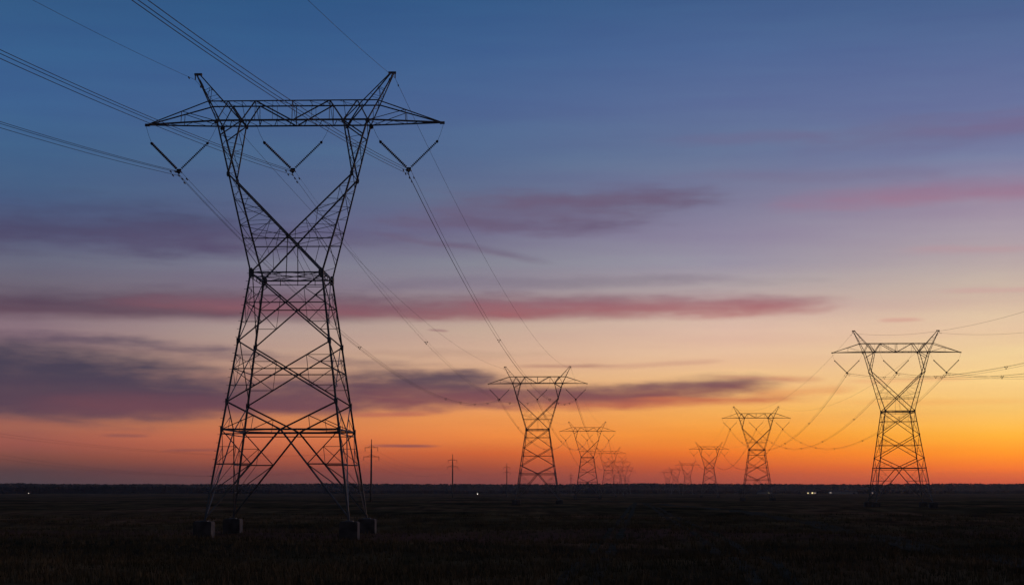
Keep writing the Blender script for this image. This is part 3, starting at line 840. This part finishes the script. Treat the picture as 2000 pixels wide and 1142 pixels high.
def belt(name, y0, x0, x1, hfun, n, size, depth):
    x = rng.uniform(x0, x1, n); h = hfun(x); t = rng.uniform(0, 1, n) ** .8
    y = y0 + rng.uniform(0, depth, n); z = np.vectorize(gz)(x, y) + t * h - .5
    me = leaf_mesh(name, np.stack([x, y, z], 1), rng.uniform(.5, 1.3, n) * size, M['wood_leaf'])
    # the closed inner mass of the wood, lower than its ragged leafy edge
    bm = bmesh.new(); bm.from_mesh(me); xs_ = np.arange(x0, x1 + 1, 7.0); hs = hfun(xs_) * .80 * rng.uniform(.9, 1.06, len(xs_)); yc = y0 + depth * .35; row = []
    for xx, h_ in zip(xs_, hs):
        g0 = gz(0, yc) - 1; row.append([bm.verts.new((xx, yc, g0)), bm.verts.new((xx, yc + 2, g0 + 1 + h_ * .85)), bm.verts.new((xx, yc + depth * .15, g0 + 1 + h_)), bm.verts.new((xx, yc + depth * .4, g0))])
    for p, q_ in zip(row[:-1], row[1:]):
        for i in range(3): bm.faces.new((p[i], q_[i], q_[i + 1], p[i + 1]))
    bm.to_mesh(me); bm.free()
    o = bpy.data.objects.new(name, me); COL.objects.link(o); return meta(o, kind='stuff')


def h_near(x):
    left = np.clip((-x - 350) / 250, 0, 1)      # tall and closed at the left, low scrub to the right
    return np.maximum(profile(x, 4.6, 3, .9), .8) * (1 - left) + profile(x, 11.2, 4, 1.0) * left
belt('scrub_belt', 2980, -1900, 1900, h_near, 42000, 1.9, 50)
belt('far_forest', 4700, -2600, 2600, lambda x: profile(x, 19.4, 5, .9), 52000, 3.2, 90)


def make_tree(h, w, seedk):
    root = empty('field_tree', (0, 0, 0)); r = np.random.default_rng(seedk); t = MB()
    t.tube([(0, 0, -.3), (0.1, 0, h * .3), (.2, .1, h * .7)], [h * .035, h * .025, h * .008], 7)
    for i in range(7):
        a = r.uniform(0, 6.28); z0 = h * r.uniform(.25, .5); t.tube([(0.1, 0, z0), (math.cos(a) * w * .2, math.sin(a) * w * .2, z0 + h * .14), (math.cos(a) * w * .36, math.sin(a) * w * .36, z0 + h * .25)], [h * .014, h * .009, h * .004], 5)
    t.build('trunk', M['bark'], root)
    n = 900; k = 14; cc = np.stack([r.uniform(-.34, .34, k) * w, r.uniform(-.34, .34, k) * w, r.uniform(.38, .86, k) * h], 1); cr_ = r.uniform(.14, .24, k) * w
    idx = r.integers(0, k, n); d = r.normal(size=(n, 3)); d /= np.linalg.norm(d, axis=1)[:, None]
    C = cc[idx] + d * (cr_[idx] * r.uniform(.4, 1.05, n))[:, None]
    o = bpy.data.objects.new('crown', leaf_mesh('crown', C, r.uniform(.3, .7, n) * w * .05, M['wood_leaf'])); COL.objects.link(o); o.parent = root
    return root
t1 = make_tree(17, 15, 1); t2 = make_tree(12, 16, 2)
TR = [(793, 2860, 1.0, 0, 'rounded tree standing above the wood, just right of the tallest concrete pole'), (176, 2900, .95, 1, 'low broad tree above the wood at the far left'),
      (62, 2920, .8, 0, 'leftmost small tree poking above the dark wood'), (345, 2900, .9, 0, 'small tree above the wood left of the big pylon'),
      (1470, 2850, .55, 1, 'small bush-like tree beside the foot of the middle-sized right pylon'), (1640, 2850, .5, 1, 'low tree beside the long pale shed'),
      (1722, 2800, .75, 1, 'broad low tree between the legs of the lone right pylon'), (1850, 2850, .6, 0, 'small tree right of the lone right pylon'), (1940, 2820, .55, 1, 'rightmost low tree at the far field edge'),
      (640, 2900, .8, 1, 'broad tree seen through the base of the big pylon')]
used = set()
for px, d, sc, k, lab in TR:
    src = (t1, t2)[k]; o = src if k not in used else copy_tree(src); used.add(k)
    x = (px - 1000) / 3400 * d; o.location = (x, d, gz(x, d)); o.scale = (sc, sc, sc); o.rotation_euler = (0, 0, px * .7)
    meta(o, lab, 'tree', 'trees at the far edge of the field')


# ------------------------------------------------------------------ farm buildings and lamps far off
def building(px, d, w, dp, hgt, roof_h, lab, wins, name='farm_house'):
    x = (px - 1000) / 3400 * d; root = empty(name, (x, d, gz(x, d)), 0)
    b = MB(); b.box((0, 0, hgt / 2 - .3), (w, dp, hgt + .6)); b.build('wall', M['plaster'], root)
    r_ = MB(); e = .5; i = 0
    r_.v += [Vector(p) for p in ((-w / 2 - e, -dp / 2 - e, hgt - .05), (w / 2 + e, -dp / 2 - e, hgt - .05), (w / 2 + e, dp / 2 + e, hgt - .05), (-w / 2 - e, dp / 2 + e, hgt - .05), (-w / 2 - e, 0, hgt + roof_h), (w / 2 + e, 0, hgt + roof_h))]
    r_.f += [(0, 1, 5, 4), (2, 3, 4, 5), (0, 4, 3), (1, 2, 5), (3, 2, 1, 0)]
    rf = r_.build('roof', M['roofing'], root)
    if w < 25: c = MB(); c.box((w * .2, 0, hgt + roof_h + .2), (.8, .8, 1.6)); c.build('chimney', M['plaster'], rf)
    for wx, wz, ww, wh, mt in wins:
        v = MB(); v.box((wx, -dp / 2 - .06, wz), (ww, .1, wh)); v.build('window', M[mt], root)
    dr = MB(); dr.box((w * .38, -dp / 2 - .05, 1.1), (1.2 if w < 25 else 3.5, .08, 2.2)); dr.build('door', M['roofing'], root)
    meta(root, lab, name.replace('farm_', ''), None)
building(1581, 2750, 15, 8, 3.4, 2.2, 'small farmhouse with bright yellow lit windows at the far field edge', [(-6, 1.6, 1.4, 1.4, 'lit_yellow'), (.8, 1.7, 2.2, 1.8, 'lit_yellow'), (5, 1.6, 1.6, 1.3, 'lit_dim')])
building(1642, 2800, 44, 12, 2.8, 1.6, 'long pale shed behind the fields, right of the lit farmhouse', [(-20, 1.8, 1.2, .9, 'lit_dim')], 'farm_shed')
building(1490, 2820, 22, 10, 2.8, 2.4, 'pale shed with one small light beside the middle-sized right pylon', [(6, 1.8, .6, .4, 'lit_yellow')], 'farm_shed')
building(1702, 2850, 12, 9, 3.2, 1.6, 'small pale hut just left of the lone right pylon legs', [(-3, 1.6, 1.0, 1.0, 'lit_dim')], 'farm_shed')


def lamp(px, d, z_, r, lab):
    x = (px - 1000) / 3400 * d; root = empty('yard_lamp', (x, d, gz(x, d))); p = MB(); p.tube([(0, 0, -.3), (0, 0, z_)], [.14, .09], 8); p.bar((0, 0, z_), (0, -.8, z_ + .1), .1); p.build('post', M['dark_steel'], root)
    hd = MB(); hd.tube([(0, -.8, z_ - .55), (0, -.8, z_ - .25), (0, -.8, z_ + .05), (0, -.8, z_ + .3)], [r * .5, r, r * .8, r * .2], 10); hd.build('lamp_head', M['lit_white'], root, True)
    meta(root, lab, 'lamp', 'lamps at the far field edge')
lamp(62.5, 2500, 2.0, .38, 'single white lamp glowing at the far left below the dark wood')
lamp(933, 2300, 1.6, .62, 'single bright white lamp between the tall pole and the second pylon')
lamp(1617, 2700, 2.6, .2, 'small white lamp at the left end of the long pale shed')


# ------------------------------------------------------------------ grass over the near field
def grass():
    n = 26000; d = 84 * (3.6 ** (rng.uniform(0, 1, n))) ; d = np.minimum(d, 300); a = rng.uniform(-.32, .32, n); x = d * np.tan(a); y = d
    k = 5; X = np.repeat(x, k) + rng.normal(0, .12, n * k); Y = np.repeat(y, k) + rng.normal(0, .12, n * k)
    und = np.array([hit(px, py) for px, py in zip(x, y)]); Z = np.repeat(und, k) - .03
    hg = rng.uniform(.18, .55, n * k) * np.repeat(rng.uniform(.5, 1.25, n), k); an = rng.uniform(0, 6.28, n * k); lx = np.cos(an); ly = np.sin(an)
    wd = .022 + rng.uniform(0, .02, n * k); le = rng.uniform(.1, .5, n * k) * hg
    base = np.stack([X, Y, Z], 1); s = np.stack([-ly * wd, lx * wd, np.zeros(n * k)], 1); tip = base + np.stack([lx * le, ly * le, hg], 1)
    v = np.stack([base - s, base + s, tip], 1).reshape(-1, 3); N_ = n * k
    me = bpy.data.meshes.new('grass'); me.vertices.add(N_ * 3); me.vertices.foreach_set('co', v.ravel().astype(np.float32)); me.loops.add(N_ * 3); me.loops.foreach_set('vertex_index', np.arange(N_ * 3))
    me.polygons.add(N_); me.polygons.foreach_set('loop_start', np.arange(0, N_ * 3, 3)); me.polygons.foreach_set('loop_total', np.full(N_, 3)); me.update(); me.materials.append(M['grass'])
    o = bpy.data.objects.new('grass', me); COL.objects.link(o); meta(o, kind='stuff')
grass()

# ------------------------------------------------------------------ haze
HAZE = 0.00004
if HAZE:
    hb = MB(); hb.box((0, 3200, 22), (7700, 7700, 66)); hm = bpy.data.materials.new('dusk_air'); hm.use_nodes = True; t = hm.node_tree; t.nodes.clear()
    pv = t.nodes.new('ShaderNodeVolumePrincipled'); pv.inputs['Color'].default_value = (.80, .80, .86, 1); pv.inputs['Density'].default_value = HAZE; pv.inputs['Anisotropy'].default_value = .6
    mo_ = t.nodes.new('ShaderNodeOutputMaterial'); t.links.new(pv.outputs[0], mo_.inputs['Volume'])
    hz = hb.build('haze', hm); meta(hz, kind='stuff')
